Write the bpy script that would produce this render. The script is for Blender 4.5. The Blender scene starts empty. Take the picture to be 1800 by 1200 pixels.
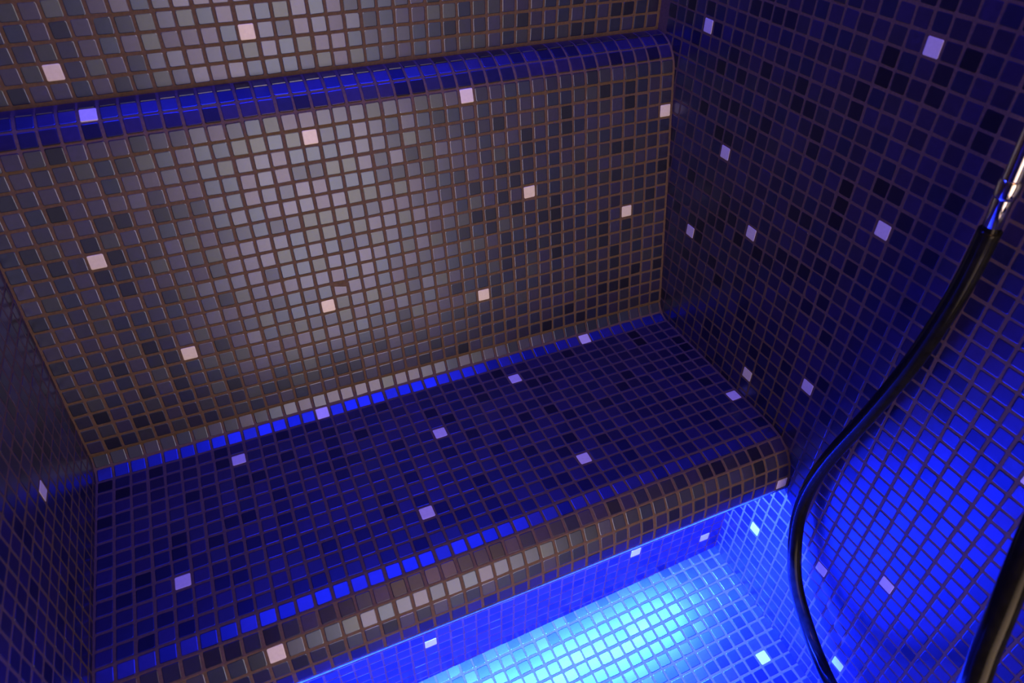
import bpy, math, random
from mathutils import Matrix, Vector
from array import array

# ------------------------------------------------------------------ units
P = 0.029                       # pitch of the mosaic in metres (25 mm tile + joint)
Z0 = 0.70                       # height of the seat above the lowest floor point
RNG = random.Random(7)
scene = bpy.context.scene
COL = scene.collection


def W(x, y, z):
    """point given in mosaic pitches -> metres"""
    return Vector((x * P, y * P, z * P + Z0))


# ------------------------------------------------------------------ camera
CAM_R = ((0.9137064862, -0.4062428144, 0.0103553292),
         (-0.2500687965, -0.5821665348, -0.7736586604),
         (0.3203217977, 0.7043073914, -0.6335179906))
CAM_C = (12.23615921, -36.60804851, 35.28352425)
CAM_F = 1222.182467
cam_data = bpy.data.cameras.new('camera')
cam_data.sensor_width = 36.0
cam_data.lens = CAM_F / 1800.0 * 36.0
cam_data.clip_start = 0.02
cam_data.dof.use_dof = True
cam_data.dof.focus_distance = 47.0 * P
cam_data.dof.aperture_fstop = 4.5
cam = bpy.data.objects.new('camera', cam_data)
COL.objects.link(cam)
rx, ry, rz = (Vector(r) for r in CAM_R)
m3 = Matrix((rx, -ry, -rz)).transposed()
cam.matrix_world = Matrix.Translation(W(*CAM_C)) @ m3.to_4x4()
scene.camera = cam

# ------------------------------------------------------------------ world, lamps, exposure
world = bpy.data.worlds.new('world')
world.use_nodes = True
world.node_tree.nodes['Background'].inputs[0].default_value = (0.0, 0.0, 0.0, 1)
scene.world = world
scene.view_settings.view_transform = 'Standard'
scene.view_settings.look = 'None'
scene.view_settings.exposure = 0.0
scene.view_settings.gamma = 1.0
scene.view_settings.use_curve_mapping = False
scene.cycles.use_denoising = True
scene.cycles.max_bounces = 6
scene.cycles.sample_clamp_indirect = 6.0
scene.cycles.caustics_reflective = True
scene.cycles.blur_glossy = 0.3

DOOR_X0, DOOR_X1, DOOR_Z0, DOOR_Z1, FRONT_Y = 11.0, 37.0, -16.0, 44.0, -60.0
CEIL_Z = 60.0


def area_light(name, centre, sx, sy, direction, radiance, shape='RECTANGLE', spread=180.0):
    """an area lamp whose surface has the given radiance (r, g, b)"""
    d = bpy.data.lights.new(name, 'AREA')
    d.shape = shape
    d.size = sx * P
    d.size_y = sy * P
    a = sx * sy * P * P * (math.pi / 4 if shape in ('DISK', 'ELLIPSE') else 1.0)
    top = max(radiance)
    d.color = [c / top for c in radiance]
    d.energy = top * math.pi * a
    d.spread = math.radians(spread)
    o = bpy.data.objects.new(name, d)
    COL.objects.link(o)
    o.location = W(*centre)
    o.rotation_euler = Vector(direction).to_track_quat('-Z', 'Y').to_euler()
    return o


# the lit hall behind the glass door, the blue colour-therapy panel over the bench,
# the warm spot in the ceiling and the blue strip under the overhang of the seat
area_light('door_hall_light', ((DOOR_X0 + DOOR_X1) / 2, FRONT_Y + 0.6, (DOOR_Z0 + DOOR_Z1) / 2),
           DOOR_X1 - DOOR_X0, DOOR_Z1 - DOOR_Z0, (0, 1, 0), (1.75, 1.2, 0.78), spread=100.0)
area_light('ceiling_blue_panel', (20.5, 3.4, CEIL_Z - 0.4), 38.0, 6.0, (0, 0, -1), (0.4, 0.8, 28.0))
area_light('ceiling_warm_spot', (26.0, -46.0, CEIL_Z - 0.4), 16.0, 9.0, (0, 0, -1), (9.0, 4.2, 1.5))
area_light('bench_led_strip', (21.5, -12.5, -1.3), 41.0, 0.5, (0, -0.1, -1), (75.0, 270.0, 7500.0))


# ------------------------------------------------------------------ materials
def new_mat(name):
    m = bpy.data.materials.new(name)
    m.use_nodes = True
    nt = m.node_tree
    b = nt.nodes['Principled BSDF']
    return m, nt, b


def noise_mix(nt, scale, lo, hi, detail=2.0):
    """a colour that drifts between lo and hi over world space"""
    g = nt.nodes.new('ShaderNodeNewGeometry')
    n = nt.nodes.new('ShaderNodeTexNoise')
    n.inputs['Scale'].default_value = scale
    n.inputs['Detail'].default_value = detail
    r = nt.nodes.new('ShaderNodeValToRGB')
    r.color_ramp.elements[0].position = 0.32
    r.color_ramp.elements[1].position = 0.68
    r.color_ramp.elements[0].color = lo
    r.color_ramp.elements[1].color = hi
    nt.links.new(g.outputs['Position'], n.inputs['Vector'])
    nt.links.new(n.outputs['Fac'], r.inputs['Fac'])
    return r, n, g


def tile_material(name, base, rough, ior, tint):
    m, nt, b = new_mat(name)
    lo = tuple(c * 0.85 for c in base) + (1,)
    hi = tuple(c * 1.15 for c in base) + (1,)
    r, n, g = noise_mix(nt, 150.0, lo, hi, 1.0)
    nt.links.new(r.outputs['Color'], b.inputs['Base Color'])
    mr = nt.nodes.new('ShaderNodeMapRange')
    mr.inputs['To Min'].default_value = rough * 0.96
    mr.inputs['To Max'].default_value = rough * 1.06
    n2 = nt.nodes.new('ShaderNodeTexNoise')
    n2.inputs['Scale'].default_value = 160.0
    n2.inputs['Detail'].default_value = 2.0
    nt.links.new(g.outputs['Position'], n2.inputs['Vector'])
    nt.links.new(n2.outputs['Fac'], mr.inputs['Value'])
    nt.links.new(mr.outputs['Result'], b.inputs['Roughness'])
    b.inputs['IOR'].default_value = ior
    b.inputs['Specular Tint'].default_value = tuple(tint) + (1,)
    return m


TILE_SPECS = [
    # base colour, roughness, ior, tint, weight
    ((0.016, 0.011, 0.036), 0.295, 2.26, (0.43, 0.54, 0.95), 4),
    ((0.021, 0.014, 0.052), 0.325, 2.30, (0.47, 0.54, 0.92), 4),
    ((0.013, 0.012, 0.044), 0.300, 2.16, (0.42, 0.57, 0.98), 4),
    ((0.022, 0.015, 0.066), 0.310, 2.36, (0.46, 0.55, 0.92), 3),
    ((0.009, 0.007, 0.019), 0.295, 2.06, (0.43, 0.55, 0.98), 3),
    ((0.018, 0.013, 0.036), 0.345, 2.24, (0.47, 0.61, 0.88), 3),
    ((0.007, 0.005, 0.013), 0.300, 1.94, (0.43, 0.55, 0.98), 1),
]
TILE_MATS = [tile_material('glass_tile_%s' % n, s[0], s[1], s[2], s[3]) for n, s in
             zip(('slate', 'plum', 'blue', 'pale', 'dark', 'olive', 'black'), TILE_SPECS)]
WEIGHTS = [s[4] for s in TILE_SPECS]

m, nt, b = new_mat('white_glazed_tile')
r, n, g = noise_mix(nt, 200.0, (0.80, 0.79, 0.78, 1), (0.86, 0.85, 0.84, 1))
nt.links.new(r.outputs['Color'], b.inputs['Base Color'])
b.inputs['Roughness'].default_value = 0.3
WHITE = m

m, nt, b = new_mat('brown_grout')
r, n, g = noise_mix(nt, 260.0, (0.088, 0.057, 0.045, 1), (0.130, 0.082, 0.065, 1), 4.0)
nt.links.new(r.outputs['Color'], b.inputs['Base Color'])
b.inputs['Roughness'].default_value = 0.75
bump = nt.nodes.new('ShaderNodeBump')
bump.inputs['Strength'].default_value = 0.25
bump.inputs['Distance'].default_value = 0.001
nt.links.new(n.outputs['Fac'], bump.inputs['Height'])
nt.links.new(bump.outputs['Normal'], b.inputs['Normal'])
GROUT = m


def mosaic_material(name):
    """mosaic too far outside the picture to build piece by piece"""
    m, nt, b = new_mat(name)
    tc = nt.nodes.new('ShaderNodeTexCoord')
    br = nt.nodes.new('ShaderNodeTexBrick')
    br.offset = 0.0
    br.inputs['Scale'].default_value = 1.0
    br.inputs['Brick Width'].default_value = P
    br.inputs['Row Height'].default_value = P
    br.inputs['Mortar Size'].default_value = P * 0.07
    br.inputs['Color1'].default_value = (0.022, 0.022, 0.033, 1)
    br.inputs['Color2'].default_value = (0.012, 0.012, 0.020, 1)
    br.inputs['Mortar'].default_value = (0.13, 0.078, 0.06, 1)
    nt.links.new(tc.outputs['UV'], br.inputs['Vector'])
    nt.links.new(br.outputs['Color'], b.inputs['Base Color'])
    b.inputs['Roughness'].default_value = 0.4
    return m


MOSAIC = mosaic_material('mosaic_beyond_view')

m, nt, b = new_mat('ceiling_plaster')
r, n, g = noise_mix(nt, 30.0, (0.40, 0.38, 0.37, 1), (0.46, 0.44, 0.43, 1))
nt.links.new(r.outputs['Color'], b.inputs['Base Color'])
b.inputs['Roughness'].default_value = 0.7
PLASTER = m

m, nt, b = new_mat('black_rubber')
r, n, g = noise_mix(nt, 90.0, (0.006, 0.006, 0.006, 1), (0.010, 0.010, 0.010, 1))
nt.links.new(r.outputs['Color'], b.inputs['Base Color'])
b.inputs['Roughness'].default_value = 0.15
b.inputs['IOR'].default_value = 1.25
RUBBER = m

m, nt, b = new_mat('polished_chrome')
r, n, g = noise_mix(nt, 60.0, (0.62, 0.60, 0.58, 1), (0.70, 0.68, 0.66, 1))
nt.links.new(r.outputs['Color'], b.inputs['Base Color'])
b.inputs['Metallic'].default_value = 1.0
b.inputs['Roughness'].default_value = 0.1
CHROME = m

m, nt, b = new_mat('aluminium_profile')
r, n, g = noise_mix(nt, 120.0, (0.45, 0.45, 0.46, 1), (0.55, 0.55, 0.56, 1))
nt.links.new(r.outputs['Color'], b.inputs['Base Color'])
b.inputs['Metallic'].default_value = 1.0
b.inputs['Roughness'].default_value = 0.35
ALU = m

m, nt, b = new_mat('edge_glow_translucent')  # bluish and translucent, for the added bead that imitates a lit edge line
r, n, g = noise_mix(nt, 140.0, (0.22, 0.32, 0.45, 1), (0.32, 0.44, 0.60, 1))
tr = nt.nodes.new('ShaderNodeBsdfTranslucent')
df = nt.nodes.new('ShaderNodeBsdfDiffuse')
mx = nt.nodes.new('ShaderNodeMixShader')
mx.inputs['Fac'].default_value = 0.25
nt.links.new(r.outputs['Color'], tr.inputs['Color'])
nt.links.new(r.outputs['Color'], df.inputs['Color'])
nt.links.new(tr.outputs['BSDF'], mx.inputs[1])
nt.links.new(df.outputs['BSDF'], mx.inputs[2])
nt.links.new(mx.outputs['Shader'], nt.nodes['Material Output'].inputs['Surface'])
EDGE_GLOW = m

m, nt, b = new_mat('door_glass')
r, n, g = noise_mix(nt, 12.0, (0.75, 0.80, 0.80, 1), (0.82, 0.86, 0.86, 1))
nt.links.new(r.outputs['Color'], b.inputs['Base Color'])
b.inputs['Roughness'].default_value = 0.25
b.inputs['Transmission Weight'].default_value = 0.7
GLASS = m


# ------------------------------------------------------------------ mesh helpers
def link(o, parent=None, kind=None, label=None, cat=None, group=None):
    COL.objects.link(o)
    if parent is not None:
        o.parent = parent
    if kind:
        o['kind'] = kind
    if label:
        o['label'] = label
    if cat:
        o['category'] = cat
    if group:
        o['group'] = group
    return o


def mesh_obj(name, verts, faces, mat, smooth=False, uv=None, **kw):
    me = bpy.data.meshes.new(name)
    me.from_pydata([tuple(v) for v in verts], [], faces)
    me.materials.append(mat)
    if smooth:
        me.polygons.foreach_set('use_smooth', [True] * len(me.polygons))
    if uv:
        lay = me.uv_layers.new(name='UVMap')
        for poly in me.polygons:
            for li in poly.loop_indices:
                co = me.vertices[me.loops[li].vertex_index].co
                lay.data[li].uv = (co[uv[0]], co[uv[1]])
    me.update()
    o = bpy.data.objects.new(name, me)
    return link(o, **kw)


def box(name, x0, x1, y0, y1, z0, z1, mat, uv=None, **kw):
    v = [W(x, y, z) for x in (x0, x1) for y in (y0, y1) for z in (z0, z1)]
    f = [(0, 1, 3, 2), (4, 6, 7, 5), (0, 4, 5, 1), (2, 3, 7, 6), (0, 2, 6, 4), (1, 5, 7, 3)]
    return mesh_obj(name, v, f, mat, uv=uv, **kw)


def extrude_profile(name, prof, x0, x1, mat, **kw):
    """closed (y, z) outline, listed counter-clockwise seen from +X, swept along X"""
    n = len(prof)
    v = [W(x0, y, z) for y, z in prof] + [W(x1, y, z) for y, z in prof]
    f = [(i, (i + 1) % n, n + (i + 1) % n, n + i) for i in range(n)]
    f.append(tuple(range(n - 1, -1, -1)))
    f.append(tuple(range(n, 2 * n)))
    return mesh_obj(name, v, f, mat, **kw)


# ------------------------------------------------------------------ the single mosaic piece
def octagon(h, c):
    return [(h - c, -h), (h, -h + c), (h, h - c), (h - c, h), (-h + c, h), (-h, h - c), (-h, -h + c), (-h + c, -h)]


def tile_geometry(half=0.43, ease=1.0):
    v, f = [], []
    for (h, c, z) in ((half, 0.05, -0.04), (half - 0.015 * ease, 0.05, 0.017 - 0.008 * ease),
                      (half - 0.050 * ease, 0.05, 0.017)):
        v += [(a * P, bb * P, z * P) for a, bb in octagon(h, c)]
    for k in (0, 8):
        for i in range(8):
            j = (i + 1) % 8
            f.append((k + i, k + j, k + 8 + j, k + 8 + i))
    f.append(tuple(range(16, 24)))
    return v, f


TV, TF = tile_geometry()
TV_SHARP, _ = tile_geometry(0.43, 0.15)


def tile_meshes(verts):
    out = []
    for mt in TILE_MATS + [WHITE]:
        me = bpy.data.meshes.new('mosaic_piece')
        me.from_pydata(verts, [], TF)
        me.materials.append(mt)
        me.update()
        out.append(me)
    return out


TILE_MESHES = tile_meshes(TV)
SHARP_MESHES = tile_meshes(TV_SHARP)
WHITE_ID = len(TILE_MATS)
SHADES = list(range(len(TILE_MATS)))

# outline of the masonry bench in (y, z); used to skip hidden pieces
SIN_A, COS_A = 0.1611790413, 0.986925
BACK_Y, BACK_Z = 1.3377, 1.2273
RF = 1.40
FIL = math.radians(80.72)
RN = 3.18
RL = 2.4
LEDGE_V = 18.2


def fillet_pt(phi):
    return (RF * math.sin(phi), RF * (1 - math.cos(phi)))


def back_pt(v):
    return (BACK_Y + v * SIN_A, BACK_Z + v * COS_A)


L0Y, L0Z = back_pt(LEDGE_V)


def ledge_pt(s):
    """s = arc length past the flat part of the backrest"""
    a0 = FIL
    a = max(0.0, a0 - s / RL)
    y = L0Y + RL * (math.sin(a0) - math.sin(a))
    z = L0Z + RL * (math.cos(a) - math.cos(a0))
    rest = max(0.0, s - a0 * RL)
    return (y + rest, z), a


UP_Y = 6.98


NOSE = [(-13.0, 0.0), (-14.03, -0.16), (-14.90, -0.62), (-15.49, -1.42), (-15.80, -2.40), (-15.90, -3.38)]


def nose_pt(t):
    """t = rows past the flat seat (0..5), along the measured front edge; also its slope"""
    i = min(int(t), 4)
    (y0, z0), (y1, z1) = NOSE[i], NOSE[i + 1]
    k = t - i
    return (y0 + (y1 - y0) * k, z0 + (z1 - z0) * k), math.atan2(z0 - z1, y0 - y1)


RISER_Y = -11.7
UNDER_Z = -0.85
seat_prof = [(9.0, -24.5), (9.0, fillet_pt(FIL / 2)[1])]
seat_prof += [fillet_pt(FIL / 2 * (1 - k / 6)) for k in range(7)]
seat_prof += NOSE
seat_prof += [(-15.88, -3.52), (-15.72, -3.75), (-15.45, -3.6), (-15.30, -2.5), (-14.95, -1.75), (-14.40, -1.15),
              (-13.6, UNDER_Z), (RISER_Y, UNDER_Z), (RISER_Y, -24.5)]
back_prof = [(9.0, fillet_pt(FIL / 2)[1])]
back_prof += [(9.0, ledge_pt(4)[0][1])]
back_prof += [ledge_pt(3.9)[0]] + [ledge_pt(3.38 * (1 - k / 12))[0] for k in range(13)]
back_prof += [back_pt(0)]
back_prof += [fillet_pt(FIL * (1 - k / 12)) for k in range(1, 7)]
FULL = [(9.0, -24.5), (9.0, ledge_pt(4)[0][1])] + back_prof[2:-1] + seat_prof[2:]


def inside(poly, y, z):
    c = False
    n = len(poly)
    for i in range(n):
        y0, z0 = poly[i]
        y1, z1 = poly[(i + 1) % n]
        if (z0 > z) != (z1 > z) and y < (y1 - y0) * (z - z0) / (z1 - z0) + y0:
            c = not c
    return c


def occluded(x, y, z):
    """does the bench stand between the lens and this point?"""
    n = 40
    for k in range(4, n):
        t = k / n
        if inside(FULL, CAM_C[1] + (y - CAM_C[1]) * t, CAM_C[2] + (z - CAM_C[2]) * t):
            return True
    return False


def screen(x, y, z):
    d = Vector((x - CAM_C[0], y - CAM_C[1], z - CAM_C[2]))
    zz = d.dot(rz)
    if zz < 1:
        return None
    return (900 + CAM_F * d.dot(rx) / zz, 600 + CAM_F * d.dot(ry) / zz, zz)


def shown_size(pos, nrm):
    """rough size in the picture, 0 when not in view"""
    s = screen(*pos)
    if s is None or not (-12 < s[0] < 1812 and -12 < s[1] < 1212):
        return 0.0
    v = Vector(CAM_C) - Vector(pos)
    dist = v.length
    c = v.dot(Vector(nrm)) / dist
    if c <= 0.02 or occluded(pos[0] + nrm[0] * .2, pos[1] + nrm[1] * .2, pos[2] + nrm[2] * .2):
        return 0.0
    return c / dist ** 2


def frame(pos, ax, nrm):
    """matrix of one piece: ax = its row direction, nrm = outward normal; slightly uneven"""
    n = Vector(nrm).normalized()
    a = Vector(ax)
    a = (a - n * a.dot(n)).normalized()
    b = n.cross(a)
    m = Matrix((a, b, n)).transposed()
    j = (Matrix.Rotation(math.radians(RNG.gauss(0, 0.55)), 3, 'X') @
         Matrix.Rotation(math.radians(RNG.gauss(0, 0.55)), 3, 'Y') @
         Matrix.Rotation(math.radians(RNG.gauss(0, 0.7)), 3, 'Z'))
    m = m @ j
    off = a * RNG.gauss(0, 0.012) + b * RNG.gauss(0, 0.012) + n * RNG.gauss(0, 0.003)
    q = Vector(pos) + off
    return Matrix.Translation(W(*q)) @ m.to_4x4()


def lay(parent, part, pieces, whites=(), limit=300, sharp=False):
    """pieces: list of (key, pos, ax, nrm). The ones that show largest become objects of
    their own, the others one joined part."""
    meshes = SHARP_MESHES if sharp else TILE_MESHES
    rec = []
    wh = set(whites)
    for key, pos, ax, nrm in pieces:
        shade = WHITE_ID if key in wh else RNG.choices(SHADES, WEIGHTS)[0]
        rec.append((shown_size(pos, nrm), shade, frame(pos, ax, nrm)))
    singles = [r for r in rec if r[1] == WHITE_ID and r[0] > 0]
    rest = [r for r in rec if not (r[1] == WHITE_ID and r[0] > 0)]
    rest.sort(key=lambda r: -r[0])
    cut = [r for r in rest[:limit] if r[0] > 0]
    joined = rest[len(cut):]
    for size, shade, mtx in cut:
        o = bpy.data.objects.new(part, meshes[shade])
        COL.objects.link(o)
        o.parent = parent
        o.matrix_local = mtx
    for size, shade, mtx in singles:
        o = bpy.data.objects.new('white_tile', meshes[shade])
        COL.objects.link(o)
        o.parent = parent
        o.matrix_local = mtx
        o['label'] = 'white glazed accent tile'
    if joined:
        vs, fs, mi = [], [], []
        tv = [Vector(v) for v in (TV_SHARP if sharp else TV)]
        for size, shade, mtx in joined:
            k = len(vs)
            vs += [tuple(mtx @ v) for v in tv]
            fs += [tuple(i + k for i in f) for f in TF]
            mi += [shade] * len(TF)
        me = bpy.data.meshes.new(part + '_field')
        me.from_pydata(vs, [], fs)
        for mt in TILE_MATS + [WHITE]:
            me.materials.append(mt)
        me.polygons.foreach_set('material_index', mi)
        me.update()
        o = bpy.data.objects.new(part + '_field', me)
        COL.objects.link(o)
        o.parent = parent
        o['kind'] = 'stuff'


XL, XR = -0.06, 43.12

# ------------------------------------------------------------------ the room shell
wall_back = box('wall_back', XL - 3, XR + 3, UP_Y, 9.0, 20.0, CEIL_Z, GROUT, kind='structure',
                label='dark mosaic wall above the rounded backrest ledge')
wall_right = box('wall_right', XR, XR + 3, FRONT_Y, 9.0, -25.0, CEIL_Z, GROUT, kind='structure',
                 label='dark mosaic side wall behind the black hose')
wall_left = box('wall_left', XL - 3, XL, FRONT_Y, 9.0, -25.0, CEIL_Z, GROUT, kind='structure',
                label='dark mosaic side wall at the left end of the bench')


def floor_z(x, y):
    return -18.0567 + 0.06513 * x + 0.0920 * y


fv, ff = [], []
for (x, y) in ((XL, RISER_Y + 1), (XR, RISER_Y + 1), (XR, FRONT_Y), (XL, FRONT_Y)):
    fv.append(W(x, y, floor_z(x, y)))
for (x, y) in ((XL, RISER_Y + 1), (XR, RISER_Y + 1), (XR, FRONT_Y), (XL, FRONT_Y)):
    fv.append(W(x, y, -27.0))
ff = [(0, 3, 2, 1), (4, 5, 6, 7), (0, 1, 5, 4), (1, 2, 6, 5), (2, 3, 7, 6), (3, 0, 4, 7)]
floor = mesh_obj('floor', fv, ff, GROUT, kind='structure', label='blue lit mosaic floor sloping away from the bench')
ceiling = box('ceiling', XL - 3, XR + 3, FRONT_Y - 3, 9.0, CEIL_Z, CEIL_Z + 3, PLASTER, kind='structure',
              label='plain dark ceiling over the steam bath')

for (cx, cy, sx, sy) in ((20.5, 3.4, 38.0, 6.0), (26.0, -46.0, 16.0, 9.0)):     # rims of the two ceiling lamps
    for a in ((cx - sx / 2 - 0.5, cx - sx / 2, cy - sy / 2 - 0.5, cy + sy / 2 + 0.5),
              (cx + sx / 2, cx + sx / 2 + 0.5, cy - sy / 2 - 0.5, cy + sy / 2 + 0.5),
              (cx - sx / 2, cx + sx / 2, cy - sy / 2 - 0.5, cy - sy / 2),
              (cx - sx / 2, cx + sx / 2, cy + sy / 2, cy + sy / 2 + 0.5)):
        box('lamp_rim', a[0], a[1], a[2], a[3], CEIL_Z - 0.45, CEIL_Z, ALU, parent=ceiling)

# front wall with its doorway, behind the photographer
wf = bpy.data.objects.new('wall_front', None)
link(wf, kind='structure', label='mosaic wall with the glass door, opposite the bench')
for nm, a in (('wall_pier', (XL - 3, DOOR_X0, -27, CEIL_Z)), ('wall_pier', (DOOR_X1, XR + 3, -27, CEIL_Z)),
              ('wall_lintel', (DOOR_X0, DOOR_X1, DOOR_Z1, CEIL_Z)), ('door_sill', (DOOR_X0, DOOR_X1, -27, DOOR_Z0))):
    box(nm, a[0], a[1], FRONT_Y - 3, FRONT_Y, a[2], a[3], MOSAIC, uv=(0, 2), parent=wf)
dr = bpy.data.objects.new('door_1', None)
link(dr, kind='structure', label='frosted glass door of the steam bath')
for nm, a in (('door_frame', (DOOR_X0, DOOR_X0 + 1.2, DOOR_Z0, DOOR_Z1)),
              ('door_frame', (DOOR_X1 - 1.2, DOOR_X1, DOOR_Z0, DOOR_Z1)),
              ('door_frame', (DOOR_X0 + 1.2, DOOR_X1 - 1.2, DOOR_Z1 - 1.2, DOOR_Z1))):
    box(nm, a[0], a[1], FRONT_Y - 2.0, FRONT_Y - 0.4, a[2], a[3], ALU, parent=dr)
box('door_pane', DOOR_X0 + 1.2, DOOR_X1 - 1.2, FRONT_Y - 1.4, FRONT_Y - 1.0, DOOR_Z0, DOOR_Z1 - 1.2, GLASS, parent=dr)

# pieces of the upper back wall
pieces = []
for c in range(43):
    for k in range(0, 38):
        z = 21.86 + k
        pieces.append(((c, k), (c + 0.5, UP_Y, z), (1, 0, 0), (0, -1, 0)))
lay(wall_back, 'wall_tile', pieces, [(15, 2), (5, 1), (29, 3), (36, 9), (9, 8)])

# right wall: measured grid (its courses run very slightly off the bench's)
pieces = []
for i in range(-59, 7):
    for k in range(-24, 60):
        y = 0.99525 * i + 0.00908 * k - 0.6851
        z = -0.00283 * i + 0.99497 * k - 0.0685
        if y > UP_Y - 0.3 or y < FRONT_Y + 0.4 or z > CEIL_Z - 0.4:
            continue
        if z < floor_z(XR, y) - 0.4:
            continue
        if all(inside(FULL, y + a, z + b2) for a in (-0.45, 0.45) for b2 in (-0.45, 0.45)):
            continue
        pieces.append(((i, k), (XR, y, z), (0, -1, 0), (-1, 0, 0)))
RW_WHITE = [(2, 23), (-14, 26), (-2, 16), (0, 9), (-6, 12), (-15, 17), (-9, 2), (-14, 5), (-14, -10), (-20, -7),
            (-24, -3), (-24, -13), (-27, 10), (-33, 22), (-27, 33), (-9, 38), (-40, 2)]
lay(wall_right, 'wall_tile', pieces, RW_WHITE)

# left wall
pieces = []
for i in range(-59, 7):
    for k in range(-24, 60):
        y = i - 0.61
        z = k - 0.08
        if y > UP_Y - 0.3 or y < FRONT_Y + 0.4 or z > CEIL_Z - 0.4 or z < floor_z(XL, y) - 0.4:
            continue
        if all(inside(FULL, y + a, z + b2) for a in (-0.45, 0.45) for b2 in (-0.45, 0.45)):
            continue
        pieces.append(((i, k), (XL, y, z), (0, 1, 0), (1, 0, 0)))
lay(wall_left, 'wall_tile', pieces, [(-6, 7), (-21, 3), (-17, 18), (-30, 12), (-4, 20), (-12, 28)])

# floor grid
FE = Vector((1, 0, 0.06513)).normalized()
FN = Vector((-0.06513, -0.0920, 1)).normalized()
FG = FE.cross(FN).normalized()      # towards the door
if FG.y > 0:
    FG = -FG
th = -0.0051
FE2 = FE * math.cos(th) + FG * math.sin(th)
FG2 = -FE * math.sin(th) + FG * math.cos(th)
FO = Vector((40.4087, -13.4104, floor_z(40.4087, -13.4104)))
pieces = []
for i in range(-42, 4):
    for j in range(-3, 48):
        p = FO + FE2 * (i + 0.5) + FG2 * (j + 0.5)
        if p.x < XL - 0.3 or p.x > XR + 0.35 or p.y > RISER_Y + 0.4 or p.y < FRONT_Y + 0.4:
            continue
        pieces.append(((i, j), tuple(p), tuple(FE2), tuple(FN)))
lay(floor, 'floor_tile', pieces, [(0, 7), (-9, 12), (-20, 9), (-4, 18), (-30, 16)])

# ------------------------------------------------------------------ backrest
bench = bpy.data.objects.new('tiled_bench', None)
link(bench, label='built-in dark mosaic bench with reclined backrest and rounded front edge', cat='bench')
backrest = extrude_profile('backrest', back_prof, XL, XR, GROUT, parent=bench)
NB = (0, -COS_A, SIN_A)
pieces = []
for c in range(43):
    for r in range(18):
        y, z = back_pt(r + 0.5)
        pieces.append(((c, r), (c + 0.5, y, z), (1, 0, 0), NB))
lay(backrest, 'backrest_tile', pieces, [(17, 17), (42, 15), (31, 11), (39, 8), (4, 12), (27, 4), (16, 6), (7, 5)])
pieces = []
for c in range(43):
    for r in range(18, 22):
        s = r + 0.5 - LEDGE_V
        (y, z), a = ledge_pt(s)
        if s < 0:
            y, z = back_pt(r + 0.5)
        if r == 21:
            y -= 0.12
        a = min(a, FIL)
        n = (0, -math.sin(a), math.cos(a))
        pieces.append(((c, r), (c + 0.5, y, z), (1, 0, 0), n))
lay(backrest, 'ledge_tile', pieces, [(27, 18), (6, 20)])
pieces = []
phi = FIL * 0.75
y, z = fillet_pt(phi)
n = (0, -math.sin(phi), math.cos(phi))
for c in range(43):
    pieces.append(((c, 0), (c + 0.5, y + n[1] * 0.05, z + n[2] * 0.05), (1, 0, 0), n))
lay(backrest, 'cove_tile', pieces)

# ------------------------------------------------------------------ seat
seat = extrude_profile('seat', seat_prof, XL, XR, GROUT, parent=bench)
pieces = []
for c in range(43):
    for r in range(13):
        pieces.append(((c, r), (c + 0.5, -(r + 0.5), 0.0), (1, 0, 0), (0, 0, 1)))
lay(seat, 'seat_tile', pieces, [(28, 1), (42, 9), (21, 4), (8, 1), (29, 10), (18, 10), (4, 9)])
phi = FIL * 0.25
y, z = fillet_pt(phi)
n = (0, -math.sin(phi), math.cos(phi))
pieces = [((c, 0), (c + 0.5, y + n[1] * 0.05, z + n[2] * 0.05), (1, 0, 0), n) for c in range(43)]
lay(seat, 'cove_tile', pieces, [(14, 0), (35, 0)])
pieces = []
for c in range(43):
    for t in range(5):
        (y, z), a = nose_pt(t + 0.5)
        n = (0, -math.sin(a), math.cos(a))
        pieces.append(((c, t), (c + 0.5, y, z), (1, 0, 0), n))
lay(seat, 'edge_tile', pieces, [(8, 2), (42, 4)])
pieces = []
for c in range(43):
    for k in range(2, 20):
        z = -k - 0.1
        if z < floor_z(c + 0.5, RISER_Y) - 0.4:
            continue
        pieces.append(((c, k), (c + 0.5, RISER_Y, z), (1, 0, 0), (0, -1, 0)))
lay(seat, 'base_tile', pieces, [(34, 12), (17, 13), (41, 14)], sharp=True)
# an added translucent bead imitating the line of light on the overhang's edge and the profile that carries the strip
ny, nz = nose_pt(5)[0]
bead = [(ny - 0.03 + 0.075 * math.cos(a), nz - 0.06 + 0.075 * math.sin(a))
        for a in (2 * math.pi * k / 10 for k in range(10))]
extrude_profile('edge_glow_bead', bead, XL, XR, EDGE_GLOW, smooth=True, parent=seat)
prof = [(-12.1, UNDER_Z), (-12.9, UNDER_Z), (-12.9, UNDER_Z - 0.3), (-12.1, UNDER_Z - 0.3)]
extrude_profile('light_strip_profile', prof, 0.5, 42.6, ALU, parent=seat)


# ------------------------------------------------------------------ hose
def pix(x, y, depth):
    d = (rx * ((x - 900) / CAM_F) + ry * ((y - 600) / CAM_F) + rz) * depth
    return Vector(CAM_C) + d


def wall_pix(x, y, xx):
    """point seen at pixel (x, y) in the plane X = xx"""
    d = rx * ((x - 900) / CAM_F) + ry * ((y - 600) / CAM_F) + rz
    return Vector(CAM_C) + d * ((xx - CAM_C[0]) / d.x)


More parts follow.
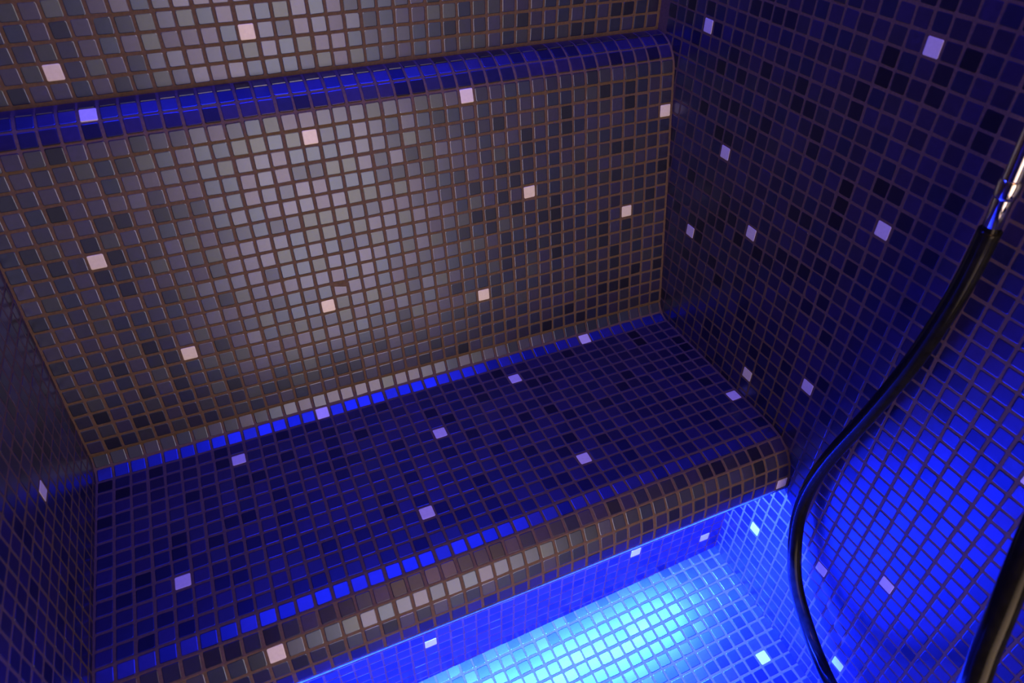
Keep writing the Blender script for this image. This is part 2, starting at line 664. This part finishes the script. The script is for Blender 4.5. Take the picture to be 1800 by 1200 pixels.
HOSE = [wall_pix(1741, 404, 41.5), wall_pix(1700, 487, 41.6), wall_pix(1652, 567, 41.7), wall_pix(1594, 650, 41.8),
        wall_pix(1528, 728, 41.95), wall_pix(1458, 805, 42.1), wall_pix(1420, 862, 42.2), wall_pix(1402, 915, 42.1),
        Vector((41.9, -19.3, -6.8)), Vector((41.6, -20.5, -8.5)), Vector((41.3, -22.3, -9.9)),
        Vector((40.7, -24.5, -10.6)), Vector((39.6, -27.0, -9.8)), Vector((37.6, -29.8, -5.5)),
        Vector((35.2, -31.9, 1.0)), pix(1692, 1230, 26.4), pix(1738, 1130, 25.0), pix(1783, 1020, 24.4),
        pix(1832, 900, 24.6), pix(1885, 780, 26.5), wall_pix(1945, 660, 40.5), wall_pix(1985, 610, 43.1)]


def spline(pts, per=10):
    out = []
    n = len(pts)
    for i in range(n - 1):
        p0, p1, p2, p3 = pts[max(i - 1, 0)], pts[i], pts[i + 1], pts[min(i + 2, n - 1)]
        for k in range(per):
            t = k / per
            out.append(0.5 * ((2 * p1) + (p2 - p0) * t + (2 * p0 - 5 * p1 + 4 * p2 - p3) * t * t
                              + (3 * p1 - p0 - 3 * p2 + p3) * t ** 3))
    out.append(pts[-1])
    return out


def tube(name, path, radii, mat, seg=20, **kw):
    n = len(path)
    v, f = [], []
    t0 = (path[1] - path[0]).normalized()
    u = t0.orthogonal().normalized()
    for i, p in enumerate(path):
        t = (path[min(i + 1, n - 1)] - path[max(i - 1, 0)]).normalized()
        u = (u - t * u.dot(t)).normalized()
        w = t.cross(u)
        for k in range(seg):
            a = 2 * math.pi * k / seg
            q = p + (u * math.cos(a) + w * math.sin(a)) * radii[i]
            v.append(W(*q))
    for i in range(n - 1):
        for k in range(seg):
            k2 = (k + 1) % seg
            f.append((i * seg + k, i * seg + k2, (i + 1) * seg + k2, (i + 1) * seg + k))
    f.append(tuple(range(seg - 1, -1, -1)))
    f.append(tuple((n - 1) * seg + k for k in range(seg)))
    return mesh_obj(name, v, f, mat, smooth=True, **kw)


hose = bpy.data.objects.new('water_hose', None)
hose.empty_display_size = 0.05
link(hose, label='black rubber water hose with chrome nozzle hanging in front of the right wall', cat='hose')
path = spline(HOSE, 9)
tube('hose_tube', path, [0.475] * len(path), RUBBER, parent=hose)
tip0 = HOSE[0] - (wall_pix(1800, 268, 41.3) - HOSE[0]).normalized() * 0.25
axis = (wall_pix(1800, 268, 41.3) - HOSE[0]).normalized()


def along(s):
    return tip0 + axis * s


R1 = 0.37
nz_path = [along(s) for s in (0, 0.02, 1.6, 4.5, 8.0, 9.5, 9.55)]
nozzle = tube('nozzle', nz_path, [R1 - 0.03, R1, R1, R1, R1, R1 * 0.85, R1 * 0.6], CHROME, parent=hose)
ring = [along(s) for s in (1.75, 1.80, 1.92, 2.45, 2.57, 2.62)]
tube('collar', ring, [R1, R1 + 0.05, R1 + 0.09, R1 + 0.09, R1 + 0.05, R1], CHROME, parent=nozzle)
br0 = along(6.8)
tube('wall_bracket', [br0, br0 + Vector((0.9, 0, 0)), Vector((XR, br0.y, br0.z))], [0.3, 0.22, 0.22], CHROME, parent=hose)
tube('wall_outlet', [HOSE[-1], HOSE[-1] - Vector((0.3, 0, 0)), HOSE[-1] - Vector((0.32, 0, 0))],
     [1.2, 1.2, 0.5], CHROME, parent=hose)
